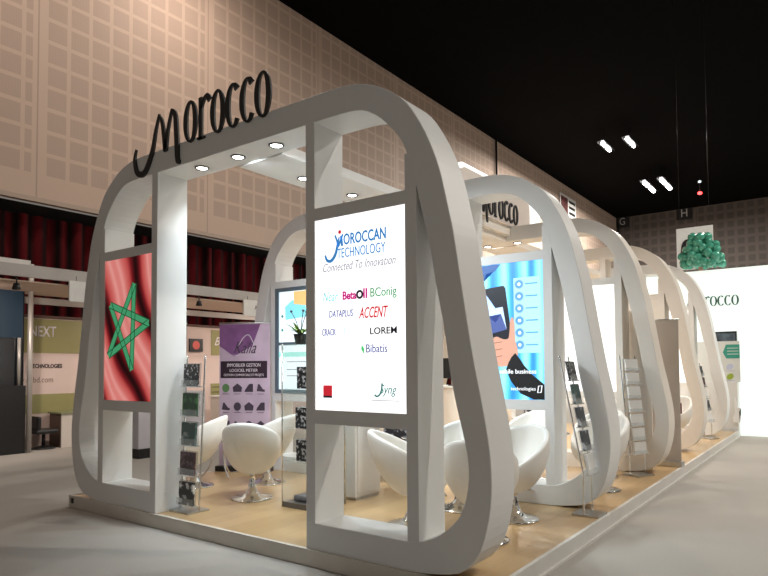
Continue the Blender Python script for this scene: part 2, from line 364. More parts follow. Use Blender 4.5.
# ------------------------------------------------------------------ arch frames
OUT = [(1.51, .12), (1.0, .12), (.62, .121), (.47, .13), (.30, .155), (.20, .19), (.10, .29), (.04, .44), (.005, .62), (0, .80), (.015, .97), (.06, 1.22), (.11, 1.46), (.16, 1.75), (.20, 2.0), (.24, 2.25),
       (.28, 2.43), (.335, 2.66), (.41, 2.86), (.50, 3.03), (.60, 3.17), (.74, 3.28), (.88, 3.355), (1.05, 3.405), (1.25, 3.42), (1.51, 3.42)]
INN = [(1.51, .31), (1.0, .31), (.62, .31), (.49, .325), (.37, .38), (.28, .45), (.20, .55), (.158, .70), (.155, .84), (.185, 1.0), (.225, 1.15), (.27, 1.35), (.32, 1.68), (.375, 1.95), (.42, 2.2), (.46, 2.36),
       (.52, 2.6), (.575, 2.78), (.63, 2.91), (.70, 3.0), (.80, 3.10), (.90, 3.17), (1.02, 3.21), (1.25, 3.22), (1.51, 3.22)]
DEP = .33
def zs(z, k): return .12+(z-.12)*k
def resample(P, n):
    P = [Vector(p) for p in P]; P = [p for i, p in enumerate(P) if i == 0 or (p-P[i-1]).length > 1e-5]
    L = [0]
    for a, b in zip(P, P[1:]): L.append(L[-1]+(b-a).length)
    out = []; j = 0
    for k in range(n+1):
        s = L[-1]*k/n
        while j < len(L)-2 and L[j+1] < s: j += 1
        out.append(P[j].lerp(P[j+1], (s-L[j])/(L[j+1]-L[j])))
    return out
def arch(X, k, m, label, ms):
    """ms: materials for [right panel, left panel]"""
    t = empty('arch_frame', (X, 2.45, PZ), label, 'arch frame', 'white arch frames of the stand')
    W = 2.45
    o = [(y, zs(z, k)-PZ) for y, z in [tuple(p) for p in smoothpts([(a, b) for a, b in OUT], 3)]]
    i_ = [(y, zs(z, k)-PZ) for y, z in [tuple(p) for p in smoothpts([(a, b) for a, b in INN], 3)]]
    o[0] = (o[0][0], 0)
    half_o = [(y-W, max(z, 0)) for y, z in o]; half_i = [(y-W, z) for y, z in i_]
    po = resample(half_o + [(-y, z) for y, z in half_o[::-1]], 180); pi_ = resample(half_i + [(-y, z) for y, z in half_i[::-1]], 180)
    bm = bmesh.new(); V = [[bm.verts.new((d, q[0], q[1])) for q in Q] for d in (0, DEP) for Q in (po, pi_)]
    for j in range(len(po)-1):
        bm.faces.new((V[0][j], V[0][j+1], V[1][j+1], V[1][j])); bm.faces.new((V[2][j], V[3][j], V[3][j+1], V[2][j+1]))
        bm.faces.new((V[0][j], V[2][j], V[2][j+1], V[0][j+1])); bm.faces.new((V[1][j], V[1][j+1], V[3][j+1], V[3][j]))
    for j in (0, -1): bm.faces.new((V[0][j], V[1][j], V[3][j], V[2][j]))
    ob = fin(bm, 'outer_frame', m, t)
    bv = ob.modifiers.new('b', 'BEVEL'); bv.width = .004; bv.segments = 1; bv.limit_method = 'ANGLE'; bv.angle_limit = math.radians(50)
    e = .002
    for s in (1, -1):
        for a, b, zt in ((.52, .61, 2.80), (1.42, 1.51-e, 3.23)):
            y0, y1 = sorted((s*(a-W), s*(b-W)))
            bm = bmesh.new(); bbox(bm, e, DEP-e, y0, y1, .18, zs(zt, k)-PZ+.02); fin(bm, 'post', m, t)
        y0, y1 = sorted((s*(.61-W), s*(1.42-W)))
        for a, b in ((2.49, 2.58), (1.02, 1.12)):
            bm = bmesh.new(); bbox(bm, e, DEP-e, y0, y1, zs(a, k)-PZ, zs(b, k)-PZ); fin(bm, 'crossbar', m, t)
    panels = []
    for s, pm in ((1, ms[0]), (-1, ms[1])):
        y0, y1 = sorted((s*(.61-W), s*(1.42-W)))
        if pm is None: panels.append(None); continue
        bm = bmesh.new(); bbox(bm, .012, .10, y0+.001, y1-.001, zs(1.12, k)-PZ, zs(2.49, k)-PZ)
        panels.append(fin(bm, 'light_panel', pm, t))
    return t, panels
RIM = mat('downlight_rim', (.10, .10, .10), .3, .6, noise=(5, .05))
GLOW = emis('downlight_glow', (1, .98, .94), 12)
def downlight(parent, x, y, z, power, col=(1, .97, .92), aim=(0, 0, -1)):
    """recessed lamp under a soffit, coordinates of the parent"""
    bm = bmesh.new(); tube_bm(bm, [(x+.058*math.cos(a*PI/10), y+.058*math.sin(a*PI/10), z-.004) for a in range(20)], .009, 6, True)
    r = fin(bm, 'downlight', RIM, parent, True)
    lathe('bulb', GLOW, [(.004, z-.010), (.040, z-.009), (.048, z-.002), (.048, z+.0)], r, 18, (x, y))
    light('SPOT', 'downlight_lamp', (x, y, z-.03), power, col, .045, aim, parent, math.radians(140), .9)

SCREEN = emis('white_backlit_film', (1.0, 1.0, 1.0), 1.25)
SCREEN2 = emis('white_backlit_film_far', (1.0, .99, .97), 1.15)

def grad_print(name, stops, wave_scale, dist, vec_scale, rot, emit, band='X', detail=2.0):
    m = bpy.data.materials.new(name); m.use_nodes = True; nt = m.node_tree; b = nt.nodes['Principled BSDF']
    tc = nt.nodes.new('ShaderNodeTexCoord'); mp = nt.nodes.new('ShaderNodeMapping'); mp.inputs['Scale'].default_value = vec_scale; mp.inputs['Rotation'].default_value = rot
    wv = nt.nodes.new('ShaderNodeTexWave'); wv.bands_direction = band; wv.inputs['Scale'].default_value = wave_scale; wv.inputs['Distortion'].default_value = dist
    wv.inputs['Detail'].default_value = detail; wv.inputs['Detail Scale'].default_value = 1.2
    r = nt.nodes.new('ShaderNodeValToRGB')
    while len(r.color_ramp.elements) < len(stops): r.color_ramp.elements.new(.5)
    for el, (p, c) in zip(r.color_ramp.elements, stops): el.position = p; el.color = (*c, 1)
    nt.links.new(tc.outputs['Object'], mp.inputs['Vector']); nt.links.new(mp.outputs['Vector'], wv.inputs['Vector']); nt.links.new(wv.outputs['Fac'], r.inputs['Fac'])
    nt.links.new(r.outputs['Color'], b.inputs['Base Color']); nt.links.new(r.outputs['Color'], b.inputs['Emission Color'])
    b.inputs['Emission Strength'].default_value = emit; b.inputs['Roughness'].default_value = .35
    return m
FLAG = grad_print('printed_red_satin', [(0, (.015, .002, .003)), (.16, (.20, .01, .015)), (.36, (.52, .075, .07)), (.70, (.68, .17, .155)), (.92, (.82, .33, .30)), (1, (.72, .22, .20))], 0.62, 5.0, (1, 1, .8), (math.radians(34), 0, 0), .75, 'Y', 1.2)
BLUE = grad_print('printed_blue_streaks', [(0, (.03, .24, .64)), (.35, (.06, .40, .78)), (.7, (.14, .58, .86)), (1, (.30, .76, .92))], 1.3, 5.0, (1, 1.3, .16), (0, 0, 0), .9, 'Y', 3.0)
LEFTP = emis('pale_blue_poster', (.80, .93, .97), 1.0)

tA, pA = arch(.02, 1.02, WHITE, 'front arch frame with company logo screen and waving red flag picture', (SCREEN, FLAG))
tB, pB = arch(2.40, 1.0, WHITE, 'second arch frame with blue smartphone hand poster', (BLUE, LEFTP))
tC, pC = arch(4.77, 1.0, CREAM, 'third arch frame with plain white lit panel, behind the roll-up', (SCREEN2, WHITE))
tD, pD = arch(7.15, 1.0, CREAM, 'fourth arch frame, cream, behind the plain grey roll-up banner', (CREAM, WHITE))
tE, pE = arch(9.55, 1.0, WHITE, 'last arch frame, nearest the green morocco wall', (SCREEN2, WHITE))
for t_, k in ((tA, 1.02), (tB, 1), (tC, 1), (tD, 1), (tE, 1)):
    zz = zs(3.22, k)-PZ
    for y in (.50, .01, -.46): downlight(t_, .165, y, zz, SPOT_POWER*(1.15 if t_ is tA else .6), (.86, .95, 1.0) if t_ is tA else (.95, .97, 1) if t_ is tB else (1, .95, .89), (.75, -.12, -1))
# ceiling beam along the middle, between the frames
for i, (x0, x1, z) in enumerate(((.35, 2.40, 3.27), (2.73, 4.77, 3.21), (5.10, 7.15, 3.21), (7.48, 9.55, 3.21))):
    t = empty('ceiling_beam', ((x0+x1)/2, 2.36, z), ('white ceiling beam with downlights running back from the front arch frame', 'white ceiling beam between second and third arch frames, under the morocco sign',
              'white ceiling beam between third and fourth arch frames', 'white ceiling beam between fourth and last arch frames')[i], 'ceiling beam', 'white ceiling beams joining the arch frames')
    box('board', WHITE if i == 0 else CREAM, -(x1-x0)/2+.001, (x1-x0)/2-.001, -.28, .28, 0, .09, t)
    for x in (-.42, .32, ): downlight(t, x, .05, 0, SPOT_POWER*(1.7 if i == 0 else 1.5), (.80, .93, 1) if i == 0 else (1, .95, .88), (.30, -.05, -1))

# --- front arch: letters on the fascia
FA = front(0.018, 2.45, -PZ)
serif_word('morocco', INK, front(0.0, .97, 3.45-PZ), .38, tA, 0.0, .018, cond=.48, thick=.13, mw=1.45)
# --- logo screen (local frame of arch A: y' = Y-2.45 ; z' = Z-.12)
P = pA[0]; fs = front(.012, -1.03, 1.0)      # u 0..0.81 , v 0..1.43
c_blue = emis('logo_blue', (.06, .33, .78), .55); c_grey = emis('logo_grey', (.45, .45, .52), .5); c_red = emis('logo_red', (.85, .03, .05), .6)
c_pink = emis('logo_magenta', (.80, .02, .32), .6); c_cyan = emis('logo_pale_cyan', (.35, .80, .90), .7); c_green = emis('logo_green', (.05, .45, .15), .5)
c_navy = emis('logo_navy', (.10, .14, .45), .5); c_black = emis('logo_black', (.03, .03, .05), .3); c_teal = emis('logo_teal', (.12, .35, .33), .5)
text('OROCCAN', c_blue, fs, .275, 1.205, .375, .082, P, bold=.02)
text('TECHNOLOGY', c_blue, fs, .215, 1.115, .43, .070, P)
bm = bmesh.new(); Q = smoothpts([(.10, 1.15), (.12, 1.11), (.16, 1.105), (.20, 1.15), (.22, 1.22), (.235, 1.27)], 6); ribbon(bm, Q, [.020*math.sin(PI*(.15+.8*i/(len(Q)-1))) +.004 for i in range(len(Q))], fs, .003, .007)
Q = smoothpts([(.195, 1.285), (.215, 1.24), (.225, 1.20), (.25, 1.25), (.268, 1.285)], 6); ribbon(bm, Q, [.014]*len(Q), fs, .003, .007)
Q = smoothpts([(.252, 1.275), (.258, 1.23), (.262, 1.20)], 6); ribbon(bm, Q, [.018]*len(Q), fs, .003, .007); fin(bm, 'swash', c_blue, P)
flat('dot', c_red, disc(.238, 1.305, .014), fs, P)
text('Connected To Innovation', c_grey, fs, .08, 1.025, .65, .062, P, slant=.35)
text('Near', c_cyan, fs, .077, .81, .145, .068, P, slant=.3)
text('Beta', c_pink, fs, .265, .81, .125, .062, P, bold=.03); ringm('disc_mark', c_black, .418, .84, .024, .016, fs, P); text('l', c_pink, fs, .452, .81, .013, .07, P, bold=.03); text('l', c_pink, fs, .473, .81, .013, .07, P, bold=.03)
text('BConig', c_green, fs, .515, .795, .22, .082, P)
text('DATAPLUS', c_navy, fs, .138, .69, .22, .05, P, slant=.1); text('ACCENT', c_red, fs, .413, .67, .25, .078, P, slant=.3, bold=.01)
text('CRACK', c_navy, fs, .068, .56, .132, .05, P); text('Tingis', emis('logo_faint_cyan', (.65, .88, .93), .9), fs, .26, .55, .17, .06, P); text('LOREM', c_black, fs, .51, .555, .225, .048, P, bold=.012)
text('Bibatis', c_navy, fs, .475, .43, .18, .058, P); flat('leaf_mark', emis('logo_leaf', (.1, .75, .25), .7), [(.43, .455), (.455, .42), (.455, .46), (.435, .485)], fs, P)
flat('red_square', c_red, rect(.077, .125, .16, .20), fs, P); flat('square_foot', c_black, rect(.077, .11, .16, .125), fs, P)
text('Syng', c_teal, fs, .59, .13, .14, .08, P, slant=.3); flat('underline', c_grey, rect(.52, .10, .75, .105), fs, P)
bm = bmesh.new(); Q = smoothpts([(.545, .14), (.57, .13), (.60, .16), (.61, .22)], 5); ribbon(bm, Q, [.012]*len(Q), fs, .003, .007); fin(bm, 'swash', c_teal, P)
# --- flag star: five-point outline of interlaced bars
P = pA[1]; ff = front(.012, 1.84, 1.0)
c_star = emis('flag_green', (.06, .36, .16), .75)
tips = [(.56, 1.06), (.78, .58), (.50, .02), (.10, .33), (.16, .80)]
tips = [(.52, 1.15), (.76, .76), (.49, .32), (.08, .46), (.105, .97)]
STAR = [tips[0], tips[2], tips[4], tips[1], tips[3]]
bm = bmesh.new()
for i in range(5):
    a, b = Vector(STAR[i]), Vector(STAR[(i+1) % 5]); ribbon(bm, [a, b], [.062, .062], ff, .002+.0004*i, .004+.0004*i)
fin(bm, 'green_star', c_star, P)
bm = bmesh.new(); c_dk = emis('flag_dark_green', (.01, .10, .04), .5)
for i in range(5):
    a, b = Vector(STAR[i]), Vector(STAR[(i+1) % 5]); d_ = (b-a).normalized(); nrm = Vector((-d_.y, d_.x))
    for s in (-1, 1): ribbon(bm, [a+nrm*s*.032, b+nrm*s*.032], [.008, .008], ff, .006, .0075)
fin(bm, 'star_outline', c_dk, P)
# --- blue poster
P = pB[0]; fb = front(.012, -1.03, 1.0)     # u 0..0.81, v 0..1.37
ph_k = emis('phone_black', (.015, .018, .03), .5); ph_g = emis('phone_glow', (.55, .72, .98), 1.0); skin = emis('printed_skin', (.72, .38, .28), .8); slv = mat('printed_black_sleeve', (.008, .008, .01), .6)
wht = emis('print_white', (.95, .97, 1), 1.0); icn = emis('icon_blue', (.10, .35, .62), .9)
flat('dark_corner', emis('navy_corner', (.03, .12, .38), .8), [(.0, 1.365), (.0, 1.10), (.05, 1.13), (.10, 1.18), (.17, 1.20), (.20, 1.28), (.30, 1.30), (.36, 1.365)], fb, P, .001, .002)
flat('phone', ph_k, [(.02, 1.11), (.39, 1.145), (.41, 1.12), (.475, .60), (.455, .50), (.12, .48), (.02, .7)], fb, P, .002, .004)
flat('phone_picture', ph_g, [(.04, 1.03), (.20, 1.06), (.22, .95), (.30, .92), (.38, .93), (.42, .70), (.16, .66), (.04, .80)], fb, P, .0042, .005)
flat('phone_clouds', emis('phone_dark_blue', (.08, .12, .35), .8), [(.07, .80), (.16, .76), (.22, .84), (.30, .77), (.36, .86), (.42, .70), (.16, .64), (.06, .70)], fb, P, .0052, .006)
flat('hand', skin, smoothpts([(.23, .52), (.25, .60), (.31, .63), (.36, .61), (.41, .60), (.45, .63), (.46, .78), (.485, .82), (.505, .76), (.51, .60), (.535, .50), (.53, .42), (.44, .34), (.32, .33), (.26, .38)], 4, True), fb, P, .006, .008)
for k in range(3): flat('finger_crease', emis('printed_skin_dark', (.42, .16, .10), .6), [(.25+.02*k, .565-.07*k), (.37, .58-.07*k), (.37, .573-.07*k), (.25+.02*k, .557-.07*k)], fb, P, .0082, .009)
flat('sleeve', slv, [(.51, .46), (.56, .40), (.60, .34), (.68, .25), (.76, .19), (.808, .15), (.808, .004), (.70, .004), (.56, .06), (.46, .18), (.41, .30), (.44, .37), (.47, .42)], fb, P, .0085, .010)
text('mobile business', wht, fb, .31, .255, .42, .045, P, d=.011, bold=.01)
text('technologies', wht, fb, .46, .08, .26, .045, P, d=.011); bm = bmesh.new(); ribbon(bm, [Vector(p) for p in ((.74, .07), (.775, .075), (.785, .14), (.75, .135))], [.010]*4, fb, .011, .013, True); fin(bm, 'square_mark', wht, P)
flat('caption_field', emis('pale_cyan_field', (.45, .85, .95), .85), rect(.50, .46, .78, 1.21), fb, P, .001, .002)
for k in range(6):
    v = 1.145-.121*k
    flat('icon', icn, disc(.56, v, .044), fb, P, .003, .005); ringm('icon_ring', emis('icon_rim', (.30, .45, .75), .9), .56, v, .044, .008, fb, P, .005, .007)
    flat('icon_mark', wht, disc(.56, v, .018, 6), fb, P, .005, .007)
    flat('caption', icn, rect(.625, v-.006, .75, v+.006), fb, P)
# --- pale poster on the left of the second frame, in a steel blue surround
P = pB[1]; fl_ = front(.012, 1.84, 1.0)
SB = mat('steel_blue_profile', (.17, .23, .28), .4, .3, noise=(5, .05))
bm = bmesh.new()
for r_ in ((0, 0, .81, .05), (0, 1.32, .81, 1.369), (0, .05, .06, 1.32), (.76, .05, .809, 1.32), (.06, .62, .76, .66)): prism(bm, rect(*r_), fl_, .001, .02)
fin(bm, 'surround', SB, P)
flat('cyan_block', emis('poster_cyan', (.25, .75, .85), .9), [(.18, .95), (.55, .98), (.52, 1.22), (.30, 1.2), (.17, 1.12)], fl_, P)
flat('orange_block', emis('poster_orange', (.90, .55, .22), .9), [(.33, 1.15), (.56, 1.12), (.56, 1.31), (.33, 1.31)], fl_, P, .006, .008)
flat('green_band', emis('poster_mint', (.35, .78, .68), .9), rect(.06, .47, .76, .53), fl_, P)
for v in (1.0, .82, .58, .36): flat('small_mark', c_teal, disc(.12, v, .02, 8), fl_, P)
for v in (.40, .30, .22): flat('text_line', c_grey, rect(.2, v, .6, v+.012), fl_, P)
# --- faint text on third panel
P = pC[0]; fc = front(.012, -1.03, 1.0)
pale = emis('pale_grey_text', (.70, .72, .78), .8)
text('Novatis', pale, fc, .10, .55, .5, .10, P); text('network solutions', pale, fc, .12, .48, .5, .04, P)

# ------------------------------------------------------------------ rounded morocco sign on the beam
t = empty('lit_sign', (3.25, 2.0, 3.42), 'white rounded lit sign reading morocco, standing on the beam above the second arch frame', 'sign')
def rr(u0, v0, u1, v1, r):
    out = []
    for cx_, cy_, a0 in ((u1-r, v0+r, -90), (u1-r, v1-r, 0), (u0+r, v1-r, 90), (u0+r, v0+r, 180)):
        for k in range(7): a = math.radians(a0+15*k); out.append((cx_+r*math.cos(a), cy_+r*math.sin(a)))
    return out
bm = bmesh.new(); prism(bm, rr(0, 0, 2.62, .58, .18), side(0), -.16, -.03); fin(bm, 'light_box', emis('sign_edge_glow', (1, 1, .98), 1.1), t)
bm = bmesh.new(); prism(bm, rr(0, .0, 2.12, .5, .16), side(0), -.03, 0.02); fin(bm, 'face_plate', mat('sign_face', (.78, .70, .64), .4, noise=(4, .02)), t)
serif_word('morocco', INK, side(0, .52, .03), .29, t, .021, .015, cond=.53)
box('foot', CREAM, .1, 2.0, .02, .14, -.125, 0, t)

# ------------------------------------------------------------------ the wall with green letters at the far end
LITW = emis('backlit_mint_wall', (.90, 1.0, .94), .80)
t = empty('partition_wall', (11.3, .6, 0), 'white lit partition wall with dark green morocco lettering at the far end', 'partition')
box('panel', LITW, 0, .2, -1.5, 1.4, .0, 3.45, t)
serif_word('morocco', mat('dark_green_letter', (.015, .10, .06), .5, noise=(5, .05)), front(-.002, .31, 2.68), .215, t, 0, .02, cond=.61, thick=.13)
bm = bmesh.new(); prism(bm, rect(-.03, 1.63, .58, 2.14), front(0), .0, .03); sc = fin(bm, 'wall_screen', BLACK, t)
flat('screen_picture', mat('screen_blue_grey', (.10, .13, .16), .2, noise=(6, .6)), rect(.0, 1.9, .55, 2.10), front(0), sc, .031, .034)
for i, (a, b) in enumerate(((-.02, 'left'), (.36, 'right'))): box('clamp', mat('tan_clamp', (.55, .36, .28), .5), -.02, .05, .55-.5*i-.03, .55-.5*i+.05, 3.45, 3.53, t)
# reception counter in front of it
t = empty('reception_counter', (10.98, .55, 0), 'white reception counter with leaf logos under the green morocco wall', 'counter')
box('body', WHITE, -.0, .28, -.55, .62, 0, 1.10, t); 
box('graphic_panel', mat('counter_graphic', (.74, .74, .70), .5, noise=(4, .03)), .06, .1, -.6, .62, 1.10, 1.93, t)
fk = front(.06, 0, 0)
flat('teal_arrow', mat('teal_label', (.04, .34, .25), .4), [(.30, 1.70), (.36, 1.58), (.60, 1.58), (.60, 1.86), (.36, 1.86)], fk, t)
for v in (1.66, 1.72, 1.78): flat('text_line', PAPER, rect(.38, v, .58, v+.012), fk, t, .006, .008)
c_leaf = mat('leaf_green', (.35, .45, .05), .5)
for (u, v, mm) in ((.20, 1.36, c_grey), (.42, 1.40, c_grey), (.25, 1.16, c_leaf), (.42, 1.20, c_leaf)):
    flat('leaf_logo', mm, smoothpts([(u-.06, v-.03), (u-.04, v+.05), (u+.04, v+.07), (u+.06, v), (u, v-.05)], 3, True), fk, t)
    flat('logo_text', c_grey, rect(u-.08, v-.08, u+.08, v-.068), fk, t)
flat('white_emblem', mat('pure_white', (.95, .95, .95), .4), [(.46, .30), (.58, .28), (.60, .42), (.57, .50), (.60, .58), (.54, .60), (.53, .70), (.50, .80), (.49, .60), (.50, .48), (.46, .40)], front(0), t, .001, .03)
# balloons
t0 = None
TEAL = mat('teal_pearl_balloon', (.07, .36, .25), .16, .1, noise=(3, .15), coat=.6)
def balloon_mesh():
    bm = bmesh.new(); bmesh.ops.create_uvsphere(bm, u_segments=16, v_segments=10, radius=.098)
    for v in bm.verts:
        if v.co.z < 0: v.co.z *= 1.18; f = 1-.25*(-v.co.z/.1); v.co.x *= f; v.co.y *= f
    bmesh.ops.create_cone(bm, cap_ends=True, segments=8, radius1=.013, radius2=.003, depth=.02, matrix=Matrix.Translation((0, 0, -.105)))
    me = bpy.data.meshes.new('balloon'); bm.to_mesh(me); bm.free(); me.materials.append(TEAL)
    for p in me.polygons: p.use_smooth = True
    return me
bme = balloon_mesh(); pts = []
tries = 0
while len(pts) < 58 and tries < 40000:
    tries += 1
    z = random.uniform(0, .60); R = .42*(1-(z/.78)**1.6)**.75 if z > .10 else .40
    a = random.uniform(0, 2*PI); r_ = R*random.uniform(.75, 1.0)
    p = Vector((.5*r_*math.cos(a), r_*math.sin(a), z))
    if z > .42: p.y = .20*math.sin(a)*(1-(z-.42)/.6)+.02; p.x = .15*math.cos(a)
    if all((p-q).length > .128 for q in pts): pts.append(p)
for p in pts:
    o = link('balloon', bme); s = random.uniform(.85, 1.05); o.scale = (s, s, s); o.location = (11.42+p.x, .66+p.y, 3.60+p.z)
    o.rotation_euler = (random.uniform(-.9, .9), random.uniform(-.9, .9), 0)
    tag(o, 'pearly teal balloon in the cluster on top of the lettered wall', 'balloon', 'teal balloons on the morocco wall')

bl = [o for o in COL.objects if o.name.startswith('balloon')]
for key, w_ in ((lambda o: o.location.z, 'topmost'), (lambda o: o.location.y, 'leftmost'), (lambda o: -o.location.y, 'rightmost')):
    max(bl, key=key)['label'] = 'pearly teal balloon, the %s of the cluster on the lettered wall' % w_
# ------------------------------------------------------------------ chairs
def shell_mesh():
    bm = bmesh.new(); N, K = 40, 12; rings = []
    for j in range(K+1):
        v = j/K; ring = []
        for i in range(N):
            th = 2*PI*i/N; back = (1+math.cos(th))/2        # th = 0 is the back (local -x)
            rim = .43+.375*back**.8; rad = .255+.075*math.sin(min(1, v*1.15)*PI/2)-.0
            s = math.sin(v*PI/2)**.62; z = .285+(rim-.285)*(1-math.cos(v*PI/2))**.80
            r_ = (.262 if v > 0 else 0)*s*(1-.08*max(0, v-.7)/.3)
            x = -math.cos(th)*r_*(1.0)-.10*back*(z-.285)/.5+.02; y = math.sin(th)*r_*.98
            ring.append(bm.verts.new((x, y, z)))
        rings.append(ring)
    for a, b in zip(rings[1:], rings[2:]):
        for k in range(N): bm.faces.new((a[k], a[(k+1) % N], b[(k+1) % N], b[k]))
    for v in rings[0][1:]: bm.verts.remove(v)
    c = rings[0][0]; a = rings[1]
    for k in range(N): bm.faces.new((c, a[(k+1) % N], a[k]))
    bmesh.ops.recalc_face_normals(bm, faces=bm.faces)
    me = bpy.data.meshes.new('tub_shell'); bm.to_mesh(me); bm.free(); return me
def make_chair():
    r = empty('tub_chair', (0, 0, PZ), '', 'chair', 'white tub chairs inside the stand')
    o = link('tub_shell', shell_mesh(), LEATH, r, True)
    so = o.modifiers.new('s', 'SOLIDIFY'); so.thickness = .05; so.offset = -1 if False else 1
    sb = o.modifiers.new('b', 'SUBSURF'); sb.levels = 1; sb.render_levels = 1
    lathe('seat_cushion', LEATH, [(.02, .335), (.14, .34), (.205, .36), (.215, .39), (.19, .415), (.02, .42)], r, 32, (.03, 0))
    lathe('gas_column', CHROME, [(.06, .29), (.06, .262), (.028, .25), (.028, .16), (.036, .155), (.036, .04)], r, 18)
    lathe('trumpet_base', CHROME, [(.21, .0), (.215, .008), (.20, .018), (.11, .035), (.06, .065), (.038, .12)], r, 36)
    tube('height_lever', CHROME, [(0, .03, .27), (0, .15, .27), (.0, .21, .26)], .007, r, 8)
    return r
def copy_tree(o, parent=None):
    c = o.copy(); COL.objects.link(c); c.parent = parent
    for ch in list(o.children): copy_tree(ch, c)
    return c
CH = make_chair(); first = True
CHAIRS = [((1.00, 3.18), 32, 'white tub chair seen from behind, in front of the purple banner'),
          ((1.70, 3.70), 105, 'white tub chair just behind the one facing away, beside the purple banner'),
          ((1.08, 4.22), 126, 'white tub chair half hidden by the brochure rack at left'),
          ((.96, .56), 15, 'white tub chair seen from behind inside the right curve of the front frame'),
          ((1.80, 1.22), 195, 'white tub chair facing out, behind the one at the right curve'),
          ((1.72, .63), 172, 'white tub chair showing its hollow, just right of the front frame'),
          ((1.03, 1.25), -60, 'white tub chair seen through the opening under the logo screen'),
          ((3.60, 1.30), 170, 'white tub chair right under the blue poster, beyond the second frame'),
          ((3.44, .42), 168, 'white tub chair between second and third frames, nearest the aisle'),
          ((4.25, .68), 170, 'white tub chair between second and third frames, close to the third frame'),
          ((8.15, .62), 170, 'white tub chair past the grey roll-up banner, farthest of the chairs')]
for (p, a, lab) in CHAIRS:
    c = CH if first else copy_tree(CH); first = False
    c.location = (p[0], p[1], PZ); c.rotation_euler = (0, 0, math.radians(a)); c['label'] = lab
o = box('dark_red_cushion', mat('dark_red_fabric', (.10, .012, .012), .8, noise=(20, .2)), 8.00, 8.10, .48, .76, PZ+.43, PZ+.70, bevel=.03)
o.name = 'back_cushion'; tag(o, 'dark red cushion on the farthest white tub chair', 'cushion')

# side tables with curved chrome legs
TG = mat('tinted_table_glass', (.80, .86, .86), .05, trans=.9)
def side_table(x, y, label, rz):
    t = empty('side_table', (x, y, PZ), label, 'side table', None, rz)
    lathe('glass_top', TG, [(.235, .60), (.24, .605), (.24, .612), (.235, .616)], t, 36)
    bm = bmesh.new(); tube_bm(bm, [(.238*math.cos(a*PI/16), .238*math.sin(a*PI/16), .608) for a in range(32)], .009, 8, True); fin(bm, 'rim', CHROME, t, True)
    lathe('lower_shelf', TG, [(.15, .44), (.155, .445), (.15, .452)], t, 28)
    for k in range(3):
        a = 2*PI*k/3; c, s = math.cos(a), math.sin(a)
        P = smoothpts([(c*.19, s*.19, .60), (c*.15, s*.15, .44), (c*.10, s*.10, .30), (c*.12, s*.12, .14), (c*.22, s*.22, .012)], 6)
        tube('leg', CHROME, P, .010, t, 8)
side_table(1.62, 4.44, 'round glass side table with curved chrome legs beside the left chairs', 0.3)
side_table(2.06, 1.76, 'round glass side table with curved chrome legs behind the right curve of the front frame', 0.9)
side_table(3.05, .86, 'round glass side table with curved chrome legs beyond the second frame', 0.2)

# ------------------------------------------------------------------ brochure racks and their brochures
def print_mat(name, c1, c2, sc=22, th=.5):
    m = bpy.data.materials.new(name); m.use_nodes = True; nt = m.node_tree; b = nt.nodes['Principled BSDF']
    tc = nt.nodes.new('ShaderNodeTexCoord'); n = nt.nodes.new('ShaderNodeTexNoise'); n.inputs['Scale'].default_value = sc; n.inputs['Detail'].default_value = 2
    r = nt.nodes.new('ShaderNodeValToRGB'); r.color_ramp.elements[0].position = th; r.color_ramp.elements[1].position = th+.08
    r.color_ramp.elements[0].color = (*c1, 1); r.color_ramp.elements[1].color = (*c2, 1)
    nt.links.new(tc.outputs['Object'], n.inputs['Vector']); nt.links.new(n.outputs['Fac'], r.inputs['Fac']); nt.links.new(r.outputs['Color'], b.inputs['Base Color']); b.inputs['Roughness'].default_value = .35
    return m
PR = {'black': print_mat('black_print', (.012, .012, .014), (.50, .50, .50), 34, .56), 'green': print_mat('green_print', (.012, .06, .015), (.05, .16, .05), 14, .5),
      'photo': print_mat('landscape_print', (.05, .10, .09), (.35, .38, .38), 9, .5), 'maroon': print_mat('maroon_print', (.05, .02, .03), (.14, .09, .10), 18, .5),
      'white': PAPER, 'bw': print_mat('black_white_print', (.02, .02, .02), (.65, .65, .65), 12, .5), 'grey': print_mat('grey_print', (.06, .07, .08), (.5, .52, .55), 14, .52)}
